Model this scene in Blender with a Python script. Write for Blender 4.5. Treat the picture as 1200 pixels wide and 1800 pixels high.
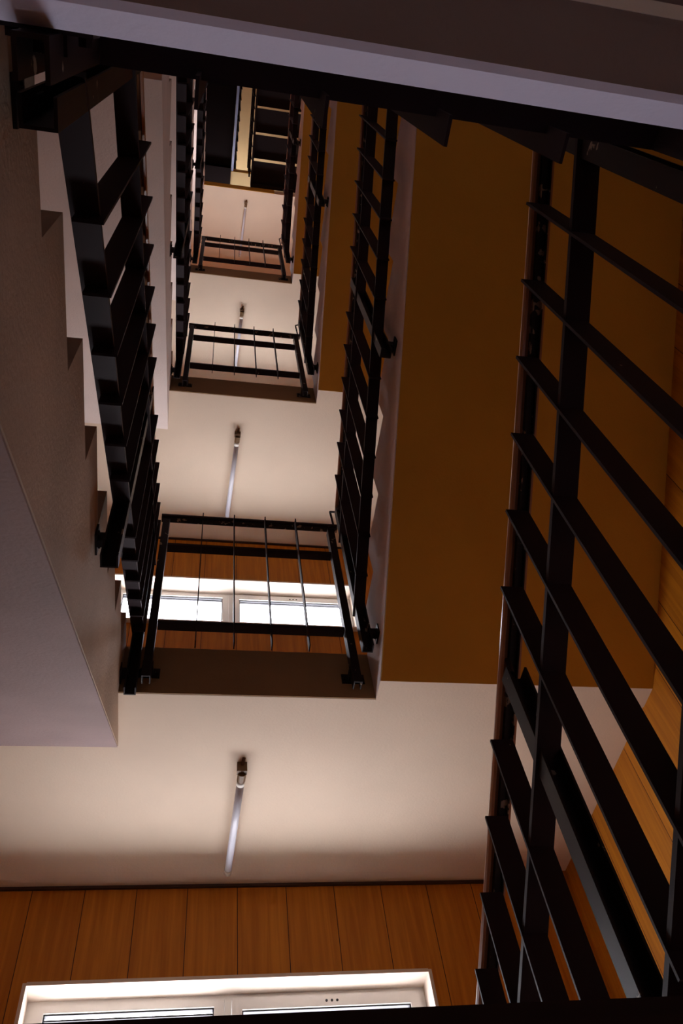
import bpy, bmesh, math, random
from mathutils import Vector, Matrix
random.seed(4)
for o in list(bpy.data.objects): bpy.data.objects.remove(o)
C = bpy.context.scene.collection

# ------------------------------------------------------------------ camera
YAW, PITCH, ROLL, FPX = 0.3199, 0.9938, -0.2055, 1408.63
fw = Vector((math.sin(YAW)*math.cos(PITCH), math.cos(YAW)*math.cos(PITCH), math.sin(PITCH)))
r0 = Vector((math.cos(YAW), -math.sin(YAW), 0)); u0 = r0.cross(fw)
rt = r0*math.cos(ROLL) + u0*math.sin(ROLL); up = -r0*math.sin(ROLL) + u0*math.cos(ROLL)
cd = bpy.data.cameras.new('camera'); cam = bpy.data.objects.new('camera', cd); C.objects.link(cam)
cam.matrix_world = Matrix(((rt.x, up.x, -fw.x, 0), (rt.y, up.y, -fw.y, 0), (rt.z, up.z, -fw.z, 0), (0, 0, 0, 1)))
cd.sensor_fit = 'VERTICAL'; cd.sensor_height = 24.0; cd.lens = FPX/1800*24.0; cd.clip_start = 0.01; cd.clip_end = 200
bpy.context.scene.camera = cam

# ------------------------------------------------------------------ daylight
W = bpy.data.worlds.new('daylight'); bpy.context.scene.world = W; W.use_nodes = True
bg = W.node_tree.nodes['Background']; bg.inputs[0].default_value = (0.92, 0.92, 1.0, 1); bg.inputs[1].default_value = 9.0
vs = bpy.context.scene.view_settings
vs.view_transform = 'Standard'; vs.look = 'None'; vs.gamma = 1.0; vs.use_curve_mapping = False; vs.exposure = 1.15

# ------------------------------------------------------------------ dimensions (metres, camera at the origin)
Z1 = 2.424; ST = 3.0; TF = 0.274            # underside of landing over the lower window, storey height, slab thickness
XL, XR = -0.284, 0.782                      # sides of the open well
YF, YW = 2.426, 3.687                       # landing edge, window wall
WXL, WXR = -1.53, 2.026                     # side walls
YN, YB = 0.05, -1.45                        # half landing edge, back wall
XO0, XO1 = -0.62, 1.19                      # window opening
def zc(k):                                  # underside of landing k (the storey under landing 4 is taller)
    return Z1 + ST*(k-1) + (1.576 if k >= 4 else 0.0)
def zh(j):                                  # underside of half landing j
    return zc(j+1)-1.5 if j != 3 else zc(3)+1.5
def win_z(k):                               # opening of the window in the storey under landing k
    z = zc(k-1) + ST; t = -0.47 if k == 1 else -0.53
    return z + t - 0.54, z + t + (0.6 if k == 4 else 0.0)  # unseen window below the topmost cream landing is made taller to brighten its ceiling
for k in range(0, 7):
    a, b = win_z(k)
    ld = bpy.data.lights.new('window_portal', 'AREA'); ld.shape = 'RECTANGLE'; ld.size = XO1-XO0; ld.size_y = b-a
    ld.cycles.is_portal = True
    lo = bpy.data.objects.new('window_portal', ld); C.objects.link(lo)
    lo.location = ((XO0+XO1)/2, YW+0.21, (a+b)/2); lo.rotation_euler = (-math.pi/2, 0, 0)

# ------------------------------------------------------------------ materials
def newmat(name):
    m = bpy.data.materials.new(name); m.use_nodes = True
    return m, m.node_tree, m.node_tree.nodes['Principled BSDF']
def node(nt, t, **kw):
    n = nt.nodes.new(t)
    for k, v in kw.items(): setattr(n, k, v)
    return n
def plaster(name, col, var=0.06, bump=0.25, rough=0.75, scale=2.2, spec=0.3):
    m, nt, p = newmat(name)
    tc = node(nt, 'ShaderNodeTexCoord'); n1 = node(nt, 'ShaderNodeTexNoise'); n2 = node(nt, 'ShaderNodeTexNoise')
    n1.inputs['Scale'].default_value = scale; n1.inputs['Detail'].default_value = 5
    n2.inputs['Scale'].default_value = 90; n2.inputs['Detail'].default_value = 4
    nt.links.new(tc.outputs['Object'], n1.inputs['Vector']); nt.links.new(tc.outputs['Object'], n2.inputs['Vector'])
    cr = node(nt, 'ShaderNodeValToRGB')
    cr.color_ramp.elements[0].position = 0.3; cr.color_ramp.elements[1].position = 0.7
    cr.color_ramp.elements[0].color = (*[c*(1-var*1.6) for c in col], 1); cr.color_ramp.elements[1].color = (*[min(1, c*(1+var)) for c in col], 1)
    nt.links.new(n1.outputs['Fac'], cr.inputs['Fac']); nt.links.new(cr.outputs['Color'], p.inputs['Base Color'])
    mx = node(nt, 'ShaderNodeMath', operation='ADD'); nt.links.new(n1.outputs['Fac'], mx.inputs[0]); nt.links.new(n2.outputs['Fac'], mx.inputs[1])
    b = node(nt, 'ShaderNodeBump'); b.inputs['Strength'].default_value = bump; b.inputs['Distance'].default_value = 0.004
    nt.links.new(mx.outputs[0], b.inputs['Height']); nt.links.new(b.outputs['Normal'], p.inputs['Normal'])
    p.inputs['Roughness'].default_value = rough; p.inputs['Specular IOR Level'].default_value = spec
    return m
def wood(name, axis):
    m, nt, p = newmat(name)
    tc = node(nt, 'ShaderNodeTexCoord'); sp = node(nt, 'ShaderNodeSeparateXYZ'); nt.links.new(tc.outputs['Object'], sp.inputs[0])
    a = sp.outputs[axis]
    s = node(nt, 'ShaderNodeMath', operation='ADD'); s.inputs[1].default_value = 20*0.2408 - 0.050; nt.links.new(a, s.inputs[0])
    d = node(nt, 'ShaderNodeMath', operation='DIVIDE'); d.inputs[1].default_value = 0.2408; nt.links.new(s.outputs[0], d.inputs[0])
    fr = node(nt, 'ShaderNodeMath', operation='FRACT'); nt.links.new(d.outputs[0], fr.inputs[0])
    fl = node(nt, 'ShaderNodeMath', operation='FLOOR'); nt.links.new(d.outputs[0], fl.inputs[0])
    lt = node(nt, 'ShaderNodeMath', operation='LESS_THAN'); lt.inputs[1].default_value = 0.016; nt.links.new(fr.outputs[0], lt.inputs[0])
    mp = node(nt, 'ShaderNodeMapping'); mp.inputs['Scale'].default_value = (22, 22, 1.1); nt.links.new(tc.outputs['Object'], mp.inputs[0])
    sh = node(nt, 'ShaderNodeMath', operation='MULTIPLY'); sh.inputs[1].default_value = 7.3; nt.links.new(fl.outputs[0], sh.inputs[0])
    nz = node(nt, 'ShaderNodeTexNoise', noise_dimensions='4D'); nz.inputs['Scale'].default_value = 1.6; nz.inputs['Detail'].default_value = 6; nz.inputs['Distortion'].default_value = 0.8
    nt.links.new(mp.outputs[0], nz.inputs['Vector']); nt.links.new(sh.outputs[0], nz.inputs['W'])
    cr = node(nt, 'ShaderNodeValToRGB')
    cr.color_ramp.elements[0].position = 0.35; cr.color_ramp.elements[0].color = (*WOODD, 1)
    cr.color_ramp.elements[1].position = 0.65; cr.color_ramp.elements[1].color = (*WOODL, 1)
    nt.links.new(nz.outputs['Fac'], cr.inputs['Fac'])
    mix = node(nt, 'ShaderNodeMixRGB'); mix.inputs[2].default_value = (0.07, 0.02, 0.004, 1)
    nt.links.new(lt.outputs[0], mix.inputs[0]); nt.links.new(cr.outputs[0], mix.inputs[1]); nt.links.new(mix.outputs[0], p.inputs['Base Color'])
    b = node(nt, 'ShaderNodeBump', invert=True); b.inputs['Strength'].default_value = 0.6; b.inputs['Distance'].default_value = 0.003
    nt.links.new(lt.outputs[0], b.inputs['Height']); nt.links.new(b.outputs[0], p.inputs['Normal'])
    p.inputs['Roughness'].default_value = 0.55; p.inputs['Specular IOR Level'].default_value = 0.25
    return m
WOODD = (0.44, 0.14, 0.007); WOODL = (0.60, 0.22, 0.012)
def metal(name, col, chip=(0.35, 0.27, 0.2), amount=0.74, rough=0.45, scale=26):
    m, nt, p = newmat(name)
    tc = node(nt, 'ShaderNodeTexCoord'); nz = node(nt, 'ShaderNodeTexNoise'); nz.inputs['Scale'].default_value = scale; nz.inputs['Detail'].default_value = 6
    nt.links.new(tc.outputs['Object'], nz.inputs['Vector'])
    cr = node(nt, 'ShaderNodeValToRGB'); cr.color_ramp.interpolation = 'LINEAR'
    cr.color_ramp.elements[0].position = amount; cr.color_ramp.elements[0].color = (*col, 1)
    cr.color_ramp.elements[1].position = amount+0.015; cr.color_ramp.elements[1].color = (*chip, 1)
    nt.links.new(nz.outputs['Fac'], cr.inputs['Fac']); nt.links.new(cr.outputs[0], p.inputs['Base Color'])
    p.inputs['Roughness'].default_value = rough; p.inputs['Specular IOR Level'].default_value = 0.14
    return m
def plain(name, col, rough=0.5, spec=0.4, metallic=0.0):
    m, nt, p = newmat(name)
    tc = node(nt, 'ShaderNodeTexCoord'); nz = node(nt, 'ShaderNodeTexNoise'); nz.inputs['Scale'].default_value = 12
    nt.links.new(tc.outputs['Object'], nz.inputs['Vector'])
    mx = node(nt, 'ShaderNodeMixRGB'); mx.inputs[1].default_value = (*[c*0.93 for c in col], 1); mx.inputs[2].default_value = (*col, 1)
    nt.links.new(nz.outputs['Fac'], mx.inputs[0]); nt.links.new(mx.outputs[0], p.inputs['Base Color'])
    p.inputs['Roughness'].default_value = rough; p.inputs['Specular IOR Level'].default_value = spec; p.inputs['Metallic'].default_value = metallic
    return m
M = dict(
    ceil=plaster('cream_plaster', (0.82, 0.66, 0.50), var=0.03),
    white=plaster('pale_plaster', (0.72, 0.60, 0.54), var=0.06, bump=0.45),
    ochre=plaster('ochre_paint', (0.70, 0.37, 0.04), var=0.05, rough=0.6),
    brown=plaster('brown_fascia_paint', (0.40, 0.24, 0.11), var=0.10, rough=0.7),
    dirty=plaster('grimy_brown_plaster', (0.44, 0.31, 0.22), var=0.16, bump=0.5, scale=1.6),
    lilac=plaster('lilac_white_plaster', (0.84, 0.71, 0.70), var=0.09, bump=0.5, scale=3.0),
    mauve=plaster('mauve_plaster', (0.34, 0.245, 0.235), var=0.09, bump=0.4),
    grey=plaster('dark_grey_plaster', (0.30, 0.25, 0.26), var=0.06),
    edge=plaster('daylit_edge_tint', (0.66, 0.64, 0.84), var=0.04, bump=0.15),  # bluish daylight on the half landing nosing is put into this colour
    warm=plaster('warm_cream_paint', (0.85, 0.60, 0.30), var=0.03),
    stone=plaster('grey_terrazzo', (0.30, 0.26, 0.24), var=0.15, rough=0.5, scale=30),
    woodx=wood('wood_panel_far', 0), woody=wood('wood_panel_side', 1),
    steel=metal('dark_brown_painted_steel', (0.022, 0.010, 0.012), rough=0.55),
    post=metal('worn_painted_steel', (0.018, 0.010, 0.010), amount=0.66, scale=18),
    cap=plain('brown_plastic_handrail', (0.36, 0.14, 0.055), rough=0.28, spec=0.6),
    blackcap=metal('dark_handrail', (0.028, 0.010, 0.008), chip=(0.2, 0.08, 0.03), amount=0.72, rough=0.4),
    chan=metal('peeling_channel', (0.02, 0.012, 0.010), chip=(0.34, 0.22, 0.15), amount=0.60, scale=30),
    frame=plain('white_window_plastic', (0.82, 0.80, 0.76), rough=0.35),
    reveal=plaster('white_reveal', (0.74, 0.62, 0.52), var=0.02, bump=0.1),
    gasket=plain('black_gasket', (0.02, 0.02, 0.025)),
    tube=plain('white_glass_tube', (0.80, 0.80, 0.88), rough=0.3, spec=0.4),
    tubecap=plain('cream_lamp_cap', (0.80, 0.74, 0.66), rough=0.3),
    holder=plain('aged_lamp_holder', (0.16, 0.085, 0.03), rough=0.5),
    grime=plaster('brown_grime', (0.10, 0.04, 0.015), var=0.2),
    trim=plain('dark_trim', (0.045, 0.016, 0.008), rough=0.5),
    stairsteel=plain('dark_stair_steel', (0.014, 0.008, 0.008), rough=0.7, spec=0.1),
    stringer=plain('blue_grey_stringer', (0.26, 0.27, 0.42), rough=0.45),
)
m, nt, p = newmat('window_glass')
for n in list(nt.nodes):
    if n.type != 'OUTPUT_MATERIAL': nt.nodes.remove(n)
tr = node(nt, 'ShaderNodeBsdfTransparent'); gl = node(nt, 'ShaderNodeBsdfGlossy'); gl.inputs['Roughness'].default_value = 0.03
mx = node(nt, 'ShaderNodeMixShader'); mx.inputs[0].default_value = 0.06
nt.links.new(tr.outputs[0], mx.inputs[1]); nt.links.new(gl.outputs[0], mx.inputs[2]); nt.links.new(mx.outputs[0], nt.nodes['Material Output'].inputs[0])
M['glass'] = m

# ------------------------------------------------------------------ mesh helpers
def bm_box(bm, x0, x1, y0, y1, z0, z1):
    v = [bm.verts.new((x, y, z)) for x in (x0, x1) for y in (y0, y1) for z in (z0, z1)]
    for f in ((0, 1, 3, 2), (4, 6, 7, 5), (0, 4, 5, 1), (2, 3, 7, 6), (0, 2, 6, 4), (1, 5, 7, 3)): bm.faces.new([v[i] for i in f])
    return v
def bm_prism_x(bm, pts, x0, x1):            # polygon of (y, z) swept along x
    a = [bm.verts.new((x0, y, z)) for y, z in pts]; b = [bm.verts.new((x1, y, z)) for y, z in pts]
    bm.faces.new(a); bm.faces.new(list(reversed(b)))
    n = len(pts)
    for i in range(n): bm.faces.new((a[i], b[i], b[(i+1) % n], a[(i+1) % n]))
def bm_sweep(bm, prof, A, B, side, upv):    # closed profile of (s, u) along A->B
    A = Vector(A); B = Vector(B); side = Vector(side); upv = Vector(upv)
    a = [bm.verts.new(A + side*s + upv*u) for s, u in prof]; b = [bm.verts.new(B + side*s + upv*u) for s, u in prof]
    bm.faces.new(a); bm.faces.new(list(reversed(b)))
    n = len(prof)
    for i in range(n): bm.faces.new((a[i], b[i], b[(i+1) % n], a[(i+1) % n]))
def bm_cyl(bm, A, B, r, n=16, r2=None):
    A = Vector(A); B = Vector(B); d = (B-A).normalized()
    s = d.orthogonal().normalized(); t = d.cross(s); r2 = r if r2 is None else r2
    a = [bm.verts.new(A + (s*math.cos(2*math.pi*i/n) + t*math.sin(2*math.pi*i/n))*r) for i in range(n)]
    b = [bm.verts.new(B + (s*math.cos(2*math.pi*i/n) + t*math.sin(2*math.pi*i/n))*r2) for i in range(n)]
    bm.faces.new(a); bm.faces.new(list(reversed(b)))
    for i in range(n): bm.faces.new((a[i], b[i], b[(i+1) % n], a[(i+1) % n]))
def obj(name, bm, mat, parent=None, smooth=False, bevel=0.0):
    bmesh.ops.recalc_face_normals(bm, faces=bm.faces)
    if bevel: bmesh.ops.bevel(bm, geom=list(bm.edges), offset=bevel, segments=2, affect='EDGES', clamp_overlap=True)
    me = bpy.data.meshes.new(name)
    org = Vector((0, 0, 0))
    bm.to_mesh(me); bm.free()
    if smooth:
        for f in me.polygons: f.use_smooth = len(f.vertices) == 4
    me.materials.append(mat)
    o = bpy.data.objects.new(name, me); C.objects.link(o)
    if parent is not None: o.parent = parent; o.matrix_parent_inverse = Matrix.Translation(-Vector(parent.location))
    return o
def box(name, mat, x0, x1, y0, y1, z0, z1, parent=None, bevel=0.0):
    bm = bmesh.new(); bm_box(bm, x0, x1, y0, y1, z0, z1); return obj(name, bm, mat, parent, bevel=bevel)
def thing(name, loc, label, cat, group=None):
    o = bpy.data.objects.new(name, None); C.objects.link(o); o.location = loc; o.empty_display_size = 0.1
    o['label'] = label; o['category'] = cat
    if group: o['group'] = group
    return o
def struct(o): o['kind'] = 'structure'; return o

# ------------------------------------------------------------------ the shell
ZB, ZT = -3.3, 18.9
struct(box('floor', M['stone'], WXL-.2, WXR+.2, YB-.2, YW+.20, ZB-.15, ZB))
struct(box('ceiling', M['warm'], WXL-.2, WXR+.2, YB-.2, YW+.20, ZT, ZT+.15))
bm = bmesh.new(); bm_box(bm, WXL-.2, WXL, YB-.2, YW+.20, ZB, ZT); struct(obj('wall_left', bm, M['woody']))
bm = bmesh.new(); bm_box(bm, WXR, WXR+.2, YB-.2, YW+.20, ZB, ZT); struct(obj('wall_right', bm, M['woody']))
bm = bmesh.new(); bm_box(bm, WXL, WXR, YB-.2, YB, ZB, ZT); struct(obj('wall_back', bm, M['white']))
bm = bmesh.new()                                             # window wall with its openings
zz = ZB
for k in range(0, 7):
    a, b = win_z(k)
    if a < ZB: continue
    bm_box(bm, WXL, WXR, YW, YW+.20, zz, a)
    bm_box(bm, WXL, XO0, YW, YW+.20, a, b); bm_box(bm, XO1, WXR, YW, YW+.20, a, b)
    zz = b
bm_box(bm, WXL, WXR, YW, YW+.20, zz, ZT)
struct(obj('wall_window', bm, M['woodx']))

def window(k):
    a, b = win_z(k); D = 0.13; t = 0.012
    bm = bmesh.new()                                         # white plastered reveal lining the opening
    bm_box(bm, XO0-.004, XO0+t, YW-.004, YW+.20, a, b); bm_box(bm, XO1-t, XO1+.004, YW-.004, YW+.20, a, b)
    bm_box(bm, XO0+t, XO1-t, YW-.004, YW+.20, b-t, b+.004)
    w = obj('window_%d' % (k+1), bm, M['reveal']); struct(w)
    box('window_sill', M['frame'], XO0-.03, XO1+.03, YW-.03, YW+.20, a-.004, a+.02, w, bevel=.004)
    bm = bmesh.new(); y0, y1 = YW+D, YW+D+.06; i0, i1 = XO0+t, XO1-t; zb, zt = a+.02, b-t
    bm_box(bm, i0, i0+.03, y0, y1, zb, zt); bm_box(bm, i1-.03, i1, y0, y1, zb, zt)
    bm_box(bm, i0+.03, i1-.03, y0, y1, zt-.02, zt); bm_box(bm, i0+.03, i1-.03, y0, y1, zb, zb+.03)
    bm_box(bm, .245, .275, y0, y1, zb+.03, zt-.02)
    obj('window_frame', bm, M['frame'], w)
    for s, (x0, x1) in enumerate(((i0+.03, .243), (.277, i1-.03))):
        yo = y0-.014 if s == 1 else y0-.004; r = .045; rt_ = .052 if s else .03
        bm = bmesh.new(); b0, b1 = zb+.032, zt-.022
        bm_box(bm, x0, x0+r, yo, yo+.05, b0, b1); bm_box(bm, x1-r, x1, yo, yo+.05, b0, b1)
        bm_box(bm, x0+r, x1-r, yo, yo+.05, b1-rt_, b1); bm_box(bm, x0+r, x1-r, yo, yo+.05, b0, b0+r)
        sa = obj('sash', bm, M['frame'], w)
        g = .006; bm = bmesh.new(); X0, X1, A, B = x0+r, x1-r, b0+r, b1-rt_
        bm_box(bm, X0, X0+g, yo+.01, yo+.04, A, B); bm_box(bm, X1-g, X1, yo+.01, yo+.04, A, B)
        bm_box(bm, X0+g, X1-g, yo+.01, yo+.04, B-g, B); bm_box(bm, X0+g, X1-g, yo+.01, yo+.04, A, A+g)
        bm_box(bm, X0+g, X1-g, yo+.012, yo+.018, B-.03, B-.022)
        def sub(nm, bm_, mat): return obj(nm, bm_, mat, sa)
        sub('gasket', bm, M['gasket'])
        bm = bmesh.new(); bm_box(bm, X0+g, X1-g, yo+.022, yo+.026, A+g, B-g); sub('pane', bm, M['glass'])
        if s:
            bm = bmesh.new(); xm = (x0+x1)/2+.02
            for q in (-.025, 0, .025): bm_cyl(bm, (xm+q, yo-.002, b1-.028), (xm+q, yo+.004, b1-.028), .006, 12)
            sub('vent_holes', bm, M['gasket'])
for k in range(0, 7):
    if win_z(k)[0] > ZB: window(k)

# cove along the top of each window wall and the dark trim under it
for k in range(0, 6):
    z = zc(k); bm = bmesh.new()
    pts = [(YW-.13, z)] + [(YW-.13+.13*math.sin(t*math.pi/16), z-.028*(1-math.cos(t*math.pi/16))) for t in range(1, 8)] + [(YW, z-.03), (YW, z+.0)]
    bm_prism_x(bm, pts, WXL, WXR-.04); struct(obj('trim_%d' % (2*k+1), bm, M['ceil'], smooth=False))
    struct(box('trim_%d' % (2*k+2), M['trim'], WXL, WXR-.04, YW-.014, YW+.001, z-.042, z-.028))
struct(box('trim_20', M['woody'], WXR-.04, WXR, YW-.04, YW, ZB, ZT))

# ------------------------------------------------------------------ landings
LAND = {-0: 'concrete landing slab below the lower window, beneath the view',
        1: 'lowest visible landing slab with cream underside filling the lower middle and brown front edge',
        2: 'second landing slab up, cream underside with lamp above the lowest guard railing',
        3: 'third landing slab up, cream underside above the second guard railing',
        4: 'topmost cream landing slab with orange front edge, under the dark steel stairs',
        5: 'pale landing slab high above the steel stairs at the very top'}
for k in range(0, 6):
    z = zc(k); y0 = {4: 2.40, 5: 2.66}.get(k, YF)
    t = thing('landing', ((XL+XR)/2, YW, z), LAND[k], 'landing', 'landings by the windows')
    box('slab', M['warm' if k == 5 else 'ceil'], WXL, WXR, y0, YW, z, z+TF, t)
    box('fascia', M['brown'] if k < 4 else M['ochre'], XL, XR, y0-.006, y0, z+.001, z+TF, t)
HL = {0: 'pale half landing underside overhead at the top edge of the photo, front edge tinted with bluish daylight',
      -1: 'half landing the camera stands over, beneath the view', 1: 'half landing one storey above the overhead one, hidden behind it',
      2: 'half landing two storeys above the overhead one', 3: 'half landing three storeys above the overhead one', 4: 'topmost half landing of the steel stairs'}
for j in range(-1, 5):
    z = zh(j)
    t = thing('half_landing', ((XL+XR)/2, YB, z), HL[j], 'landing', 'half landings by the back wall')
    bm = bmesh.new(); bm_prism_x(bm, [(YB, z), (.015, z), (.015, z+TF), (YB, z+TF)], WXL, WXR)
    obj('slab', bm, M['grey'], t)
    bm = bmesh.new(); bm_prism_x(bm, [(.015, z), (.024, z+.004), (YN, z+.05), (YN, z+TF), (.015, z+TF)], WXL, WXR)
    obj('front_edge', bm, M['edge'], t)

# ------------------------------------------------------------------ concrete flights
S = 0.6238
RL = {0: 'ochre-bottomed stair flight behind the nearest railing on the right', 1: 'wide concrete stair flight with flat ochre underside filling the right centre',
      2: 'second ochre-bottomed stair flight up, behind the middle right railing', 3: 'third ochre-bottomed stair flight up, narrow strip near the top'}
LL = {0: 'concrete stair flight dropping away below the camera on the left', 1: 'nearest left concrete stair flight with stepped brown side, bottom left corner',
      2: 'second left concrete stair flight, pale flat underside at upper left', 3: 'third left concrete stair flight, pale strip beside the inner left railings', 4: 'fourth left concrete stair flight near the top of the well'}
for j in range(0, 4):                       # right flights rise towards the camera side
    z = zc(j); top = z+TF; zn = z+1.5
    pts = [(YF, z), (YF, top), (2.39, top)]
    for i in range(8):
        y = 2.39-.3*i; pts.append((y, top+.1875*(i+1)))
        if i < 7: pts.append((y-.3, top+.1875*(i+1)))
    pts += [(YN, zn+TF), (YN, zn+.0), (2.315-1.5/S, zn), (2.315, z)]
    t = thing('stair_flight', (XR, 2.3, z), RL[j], 'stairs', 'right stair flights')
    bm = bmesh.new(); bm_prism_x(bm, pts, XR, WXR); obj('steps', bm, M['lilac'], t)
    n = (S*.006, .006); bm = bmesh.new(); ya = 2.315-1.5/S
    bm_prism_x(bm, [(2.315, z), (ya, zn), (ya-.004, zn-.006), (2.311, z-.006)], XR+.004, WXR); obj('soffit', bm, M['ochre'], t)
    box('plaster_strip', M['ceil'], XR, WXR, 2.313, YF+.002, z-.005, z, t)
for j in range(0, 5):                       # left flights rise towards the windows
    z1 = zc(j); zn = zh(j-1); top = zn+TF; rise = (z1-zn)/8
    pts = [(YN, zn+.05), (YN, top), (.06, top)]
    ys = [.06+.31*i for i in range(8)]
    for i in range(8):
        pts.append((ys[i], top+rise*(i+1)))
        if i < 7: pts.append((ys[i+1], top+rise*(i+1)))
    pts += [(YF, z1+TF), (YF, z1), (2.734, z1), (.33, zn), (YN, zn)]
    t = thing('stair_flight', (XL, 0.1, zn), LL[j], 'stairs', 'left stair flights')
    bm = bmesh.new(); bm_prism_x(bm, pts, WXL, XL); obj('steps', bm, M['dirty' if j == 1 else 'white'], t)
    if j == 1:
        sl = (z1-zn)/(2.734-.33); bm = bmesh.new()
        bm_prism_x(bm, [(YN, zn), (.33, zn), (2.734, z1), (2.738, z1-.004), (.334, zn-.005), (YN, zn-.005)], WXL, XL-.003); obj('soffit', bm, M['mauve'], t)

# ------------------------------------------------------------------ railings
def channel(w, h, t):                       # open C profile, mouth to -u
    return [(-w/2, 0), (-w/2, h), (w/2, h), (w/2, 0), (w/2-t, 0), (w/2-t, h-t), (-w/2+t, h-t), (-w/2+t, 0)]
CAP = [(-.024, .012), (-.026, .02), (-.024, .030), (-.016, .038), (0, .041), (.016, .038), (.024, .030), (.026, .02), (.024, .012), (.018, .010), (.014, .018), (-.014, .018), (-.018, .010)]
def flight_railing(x, sgn, ys_b, ys_p, T, zbot, label, group, B, RX=.031, capmat='cap'):
    """x: bar edge on the well side; sgn: +1 bars extend to +x (right flight); T(y): top of bars"""
    ya, yb = min(ys_p)-.03, max(ys_p)+.03
    root = thing('stair_railing', (x+sgn*.025, ys_p[0], zbot(ys_p[0])), label, 'railing', group)
    xa = lambda a: x + sgn*a
    dv = Vector((0, yb-ya, T(yb)-T(ya))).normalized(); nv = Vector((0, -dv.z, dv.y)); nv = nv if nv.z > 0 else -nv
    e0 = Vector((xa(.043), ya, T(ya))); e1 = Vector((xa(.043), yb, T(yb)))
    bm = bmesh.new(); bm_sweep(bm, CAP, e0, e1, (1, 0, 0), nv); h = obj('handrail', bm, M[capmat], root, smooth=False)
    bm = bmesh.new(); bm_sweep(bm, [(sgn*.004+q, w) for q, w in ((-.012, .004), (-.012, .018), (.012, .018), (.012, .004), (.009, .004), (.009, .014), (-.009, .014), (-.009, .004))], e0, e1, (1, 0, 0), nv)
    obj('channel', bm, M['chan'], h)
    for F_, rx in ((lambda y: T(y)-.272, .031), (B, RX)):
        bm = bmesh.new(); a_ = Vector((xa(rx), ya, F_(ya))); b_ = Vector((xa(rx), yb, F_(yb)))
        bm_sweep(bm, [(-.0255, -.006), (-.0255, .006), (.0255, .006), (.0255, -.006)], a_, b_, (1, 0, 0), nv)
        obj('rail', bm, M['steel'], root)
    for y in ys_b:
        bm = bmesh.new(); a, b = sorted((xa(0), xa(.054)))
        bm_box(bm, a, b, y-.003, y+.003, B(y)-.045, T(y)); obj('baluster', bm, M['steel'], root)
    for y in ys_p:
        z0 = zbot(y); bm = bmesh.new(); a, b = sorted((xa(.012), xa(.060)))
        # C-shaped upright, mouth facing away from the windows
        bm_box(bm, a, b, y+.016, y+.021, z0, T(y)-.03); bm_box(bm, a, a+.005, y-.02, y+.016, z0, T(y)-.03); bm_box(bm, b-.005, b, y-.02, y+.016, z0, T(y)-.03)
        p = obj('post', bm, M['post'], root)
        bm = bmesh.new(); bm_cyl(bm, (xa(.03), y, T(y)-.031), (xa(.034), y, T(y)+.015), .007, 10); obj('post_pin', bm, M['steel'], p)
        bm = bmesh.new(); zf = z0+.10
        e = XR if sgn > 0 else XL
        a, b = sorted((xa(.05), e)); a2, b2 = sorted((e-sgn*.006, e))
        bm_box(bm, a, b, y-.012, y+.012, zf-.02, zf+.02); bm_box(bm, a2, b2, y-.034, y+.034, zf-.028, zf+.028)
        for q in (-.024, .024): bm_cyl(bm, (e-sgn*.006, y+q, zf), (e-sgn*.011, y+q, zf), .006, 6)
        obj('mounting_bracket', bm, M['post'], p)
    return root, xa
RLAB = {0: 'large nearest dark railing with flat bars and copper-brown handrail crossing the right side',
        1: 'right railing on the side of the big ochre flight, beside the lowest guard railing',
        2: 'second right railing up, thinner flat bars beside the second guard railing',
        3: 'third right railing up, smallest, beside the topmost guard railing'}
for j in range(0, 4):
    if j == 0: yp, dy, T = 1.1915, .15, (lambda y: .9457+.612*(1.7915-y))
    else: yp, dy, T = 1.165, .15, (lambda y, j=j: 3.716+.6*(2.065-y)+ST*(j-1))
    yb = [yp+dy*(6-i) for i in range(0, 13) if i != 6]
    low = lambda y, T=T: T(y) - 1.07 if y < 2.1 else T(y)-1.12
    B = (lambda y, T=T: T(y)-(.835 if j == 0 else .855))
    root, xa = flight_railing(.683 if j == 0 else .689, 1, yb, [yp+dy*7, yp, yp-dy*7], T, low, RLAB[j], 'railings on the right flights', B)
    ye = yp+dy*7+.03; g = zc(j)+1.222               # rod joining this handrail to the guard railing
    bm = bmesh.new(); bm_cyl(bm, (xa(.03), ye, T(ye)+.02), (xa(.0), ye+.03, g+.03), .006, 10); bm_cyl(bm, (xa(0), ye+.03, g+.03), (.72, 2.36, g+.02), .006, 10)
    obj('joining_rod', bm, M['steel'], root)
LLAB = {1: 'large near left railing with broad overlapping flat bars beside the stepped wall', 2: 'second left railing up, dark bars between the pale undersides',
        3: 'third left railing up, beside the topmost guard railing', 4: 'highest left railing, barely seen beside the steel stairs'}
for j in range(1, 4):
    if j == 1: y0, dy, T = .36, .16, (lambda y: 2.436+.552*(y-.36))
    else: y0, dy, T = .38, .1536, (lambda y, j=j: 2.451+.6*(y-.38)+ST*(j-1))
    yb = [y0+dy*i for i in range(0, 13) if i != 6]
    low = lambda y, T=T: T(y) - 1.16
    B = (lambda y: 1.516+.6*(y-.335)) if j == 1 else (lambda y, T=T: T(y)-.86)
    flight_railing(-.2, -1, yb, [.155, y0+dy*6, y0+dy*13-.06], T, low, LLAB[j], 'railings on the left flights', B, RX=.037)

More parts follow.
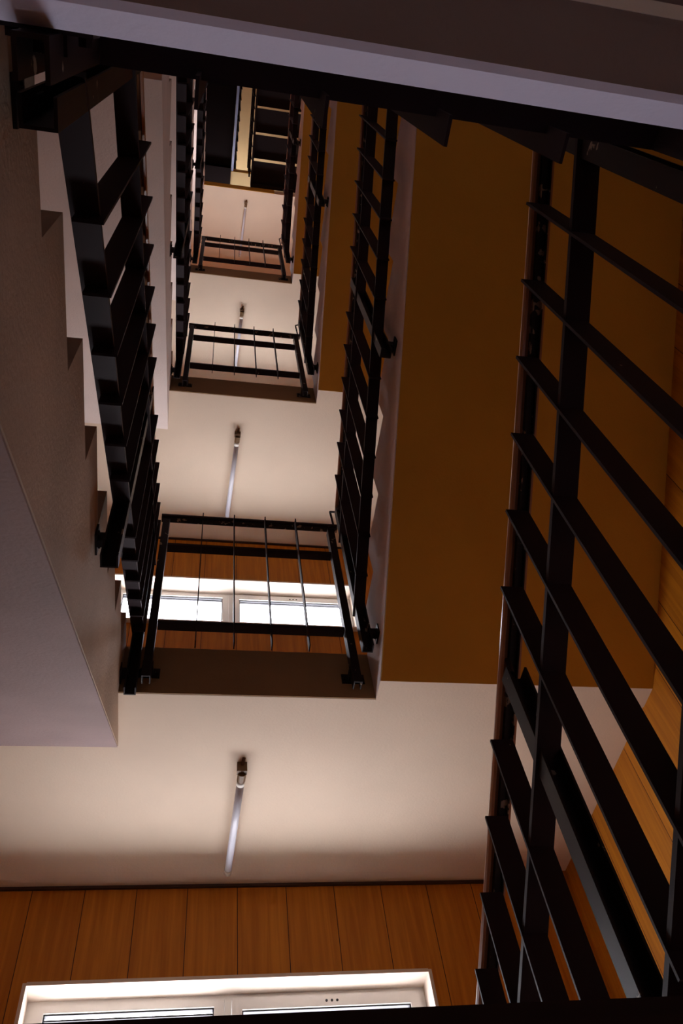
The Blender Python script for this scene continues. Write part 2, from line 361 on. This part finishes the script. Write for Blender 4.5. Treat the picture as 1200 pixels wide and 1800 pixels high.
def guard_railing(ybar, yrail, sgn, z, label, group, xlo=-.178, xhi=.695, edge=None, hr=(-.205, .735), bc=.254, bs=.163, bb=.19):
    """sgn -1: bars stand proud towards -y (window-side landings); z underside of landing"""
    root = thing('guard_railing', ((xlo+xhi)/2, yrail, z+.05), label, 'railing', group)
    bm = bmesh.new(); e0 = (hr[0], yrail, z+1.207); e1 = (hr[1], yrail, z+1.207)
    bm_sweep(bm, [(s*.9, u*.8) for s, u in CAP], e0, e1, (0, 1, 0), (0, 0, 1)); h = obj('handrail', bm, M['blackcap'], root)
    bm = bmesh.new(); bm_sweep(bm, [(-.014, -.004), (-.014, .016), (.014, .016), (.014, -.004)], e0, e1, (0, 1, 0), (0, 0, 1)); obj('channel', bm, M['chan'], h)
    for dz in (.955, .357):
        box('rail', M['steel'], xlo+.02, xhi-.02, yrail-.022, yrail+.022, z+dz-.01, z+dz+.008, root)
    for i in range(4):
        x = bc+(i-1.5)*bs; a, b = sorted((ybar, ybar-sgn*.04))
        box('baluster', M['steel'], x-.0025, x+.0025, a, b, z+bb, z+1.2, root)
    for x in (xlo, xhi):
        bm = bmesh.new(); y0, y1 = yrail-.022, yrail+.022; s = 1 if x < .2 else -1
        bm_box(bm, x-.018, x+.018, y0, y0+.005, z+.015, z+1.185); bm_box(bm, x-.018, x-.013, y0+.005, y1, z+.015, z+1.185); bm_box(bm, x+.013, x+.018, y0+.005, y1, z+.015, z+1.185)
        p = obj('post', bm, M['post'], root)
        bm = bmesh.new(); bm_cyl(bm, (x, yrail, z+1.18), (x, yrail, z+1.215), .007, 10); obj('post_pin', bm, M['steel'], p)
        bm = bmesh.new(); e = edge; lo, hi = sorted((yrail, e)); zf = z+.11
        bm_box(bm, x-.022, x+.022, lo, hi, zf-.018, zf+.018); lo, hi = sorted((e, e+sgn*.006)); bm_box(bm, x-.05, x+.05, lo, hi, zf-.026, zf+.026)
        for q in (-.038, .038): bm_cyl(bm, (x+q, e, zf), (x+q, e+sgn*.016, zf), .008, 6)
        obj('mounting_bracket', bm, M['post'], p)
    return root
GLAB = {1: 'lowest and largest guard railing on the landing edge in front of the window', 2: 'middle guard railing of the three, in front of the second ceiling lamp',
        3: 'topmost and smallest guard railing under the steel stairs'}
for k in (0, 1, 2, 3):
    guard_railing(2.30, 2.362, -1, zc(k), GLAB.get(k, 'guard railing on the landing below the camera view'), 'guard railings on the window-side landings', edge=YF-.006)
NLAB = {0: 'dark out-of-reach guard railing seen from straight below across the top of the photo', 1: 'guard railing of the half landing hidden above the overhead one', 2: 'guard railing two half landings above the overhead one'}
for j in range(0, 1):
    z = zh(j)
    guard_railing(.128, .077, 1, z, NLAB[j], 'guard railings on the half landings', xlo=-.195, xhi=.66, edge=YN, hr=(-.25, .70), bc=.215, bs=.171, bb=.266)

# railing right in front of the lens
t = thing('near_handrail', (.2, .118, -1.8), 'dark handrail running along the very bottom edge of the photo', 'railing')
box('handrail', M['blackcap'], XL+.02, XR-.1, .10, .135, .018, .0505, t, bevel=.004)
for x in (-.2, .62):
    box('post', M['post'], x-.018, x+.018, .10, .135, -1.8, .018, t)

# ------------------------------------------------------------------ fluorescent lamps on the undersides
TLAB = {1: 'lowest of the four white fluorescent tubes, on the large cream ceiling above the wood panels', 2: 'second fluorescent tube up, above the lowest guard railing',
        3: 'third fluorescent tube up, partly behind the middle guard railing', 4: 'topmost dim grey fluorescent tube, partly behind the topmost guard railing'}
TP = {1: ((.247, 2.88), (.236, 3.562)), 2: ((.226, 2.76), (.197, 3.464)), 3: ((.285, 2.80), (.261, 3.43)), 4: ((.361, 2.62), (.331, 3.39))}
for k in range(1, 5):
    z = zc(k); (xa_, ya_), (xb_, yb_) = TP[k]
    t = thing('fluorescent_lamp', ((xa_+xb_)/2, (ya_+yb_)/2, z), TLAB[k], 'lamp', 'fluorescent tubes on the landing undersides')
    d = Vector((xb_-xa_, yb_-ya_, 0)).normalized(); A = Vector((xa_, ya_, z-.045)); B = Vector((xb_, yb_, z-.045))
    bm = bmesh.new(); bm_cyl(bm, A+d*.04, B-d*.03, .017, 24); obj('tube', bm, M['tube'], t, smooth=True)
    for P, e in ((A+d*.012, A+d*.04), (B-d*.03, B-d*.0)):
        bm = bmesh.new(); bm_cyl(bm, P, e, .0185, 24); obj('end_cap', bm, M['tubecap'], t, smooth=True)
    bm = bmesh.new(); bm_cyl(bm, A-d*.035, A+d*.012, .019, 20); bm_box(bm, A.x-.022, A.x+.022, A.y-.055, A.y-.03, z-.05, z); obj('lamp_holder', bm, M['holder'], t)
    bm = bmesh.new(); s = B-d*.06; bm_box(bm, s.x-.012, s.x+.012, s.y-.012, s.y+.012, z-.045, z); obj('clip', bm, M['tubecap'], t)
    bm = bmesh.new(); bm_cyl(bm, A-d*.052+Vector((0, 0, .03)), A-d*.085+Vector((.005, 0, .043)), .007, 12, .007); obj('cable_entry', bm, M['grime'], t)

# ------------------------------------------------------------------ steel stairs above the top landing
z4 = zc(4)+TF
t = thing('steel_stair_flight', (1.2, 2.08, z4), 'dark steel stair flight with bright gaps between treads, top right of well', 'stairs', 'steel stair flights at the top')
bm = bmesh.new(); bm_sweep(bm, [(-.012, -.13), (-.012, .13), (.012, .13), (.012, -.13)], (.430, 2.38, z4+.05), (.430, .02, z4+1.3), (1, 0, 0), (0, 0, 1)); obj('stringer', bm, M['stairsteel'], t)
for i in range(7):
    y = 2.395-.352*i; z = z4+.1875*(i+1)
    box('tread', M['stairsteel'], .442, WXR, y-.358, y-.02, z-.03, z, t)
box('kick_plate', M['stairsteel'],   .42, WXR, 2.35, 2.395, z4, z4+.15, t)
t = thing('steel_stair_flight', (-.7, .1, z4+1.5), 'dark closed steel stair flight with blue-grey side, top left of well', 'stairs', 'steel stair flights at the top')
for i in range(8):
    y = .05+.36*i; z = z4+1.5+.1875*(i+1)
    bm = bmesh.new(); bm_box(bm, WXL, .128, y, y+.362, z-.03, z); bm_box(bm, WXL, .128, y-.012, y, z-.19, z); obj('tread', bm, M['stairsteel'], t)
bm = bmesh.new(); bm_sweep(bm, [(-.02, -.14), (-.02, .10), (.02, .10), (.02, -.14)], (.15, .02, z4+1.55), (.15, 2.9, z4+3.0), (1, 0, 0), (0, 0, 1)); obj('stringer', bm, M['stringer'], t)
box('platform_plate', M['stairsteel'], WXL, .128, 2.6, 3.3, z4+2.68, z4+2.71, t)
def small_railing(xc, ya, yb, za, zb, label, n):
    r = thing('stair_railing', (xc, ya, za), label, 'railing', 'railings on the steel stairs')
    for dz, nm, w in ((.95, 'handrail', .022), (.15, 'rail', .012), (.65, 'rail', .012)):
        bm = bmesh.new(); bm_sweep(bm, [(-w, -.01), (-w, .01), (w, .01), (w, -.01)], (xc, ya, za+dz), (xc, yb, zb+dz), (1, 0, 0), (0, 0, 1)); obj(nm, bm, M['steel'], r)
    for i in range(n):
        f = (i+.5)/n; y = ya+(yb-ya)*f; z = za+(zb-za)*f
        box('baluster', M['steel'], xc-.024, xc+.024, y-.003, y+.003, z+.05, z+.94, r)
small_railing(.20, .1, 2.75, z4+1.6, z4+2.95, 'dark railing with small stubs along the blue-grey stair side, top left of gap', 15)
small_railing(.395, 2.3, .1, z4+.15, z4+1.3, 'dark railing along the steel stair with bright gaps, right of the gap', 13)

# slim pale strip under the overhead half landing
struct(box('trim_30', M['frame'], WXL, WXR, -.062, -.050, zh(0)-.010, zh(0)))
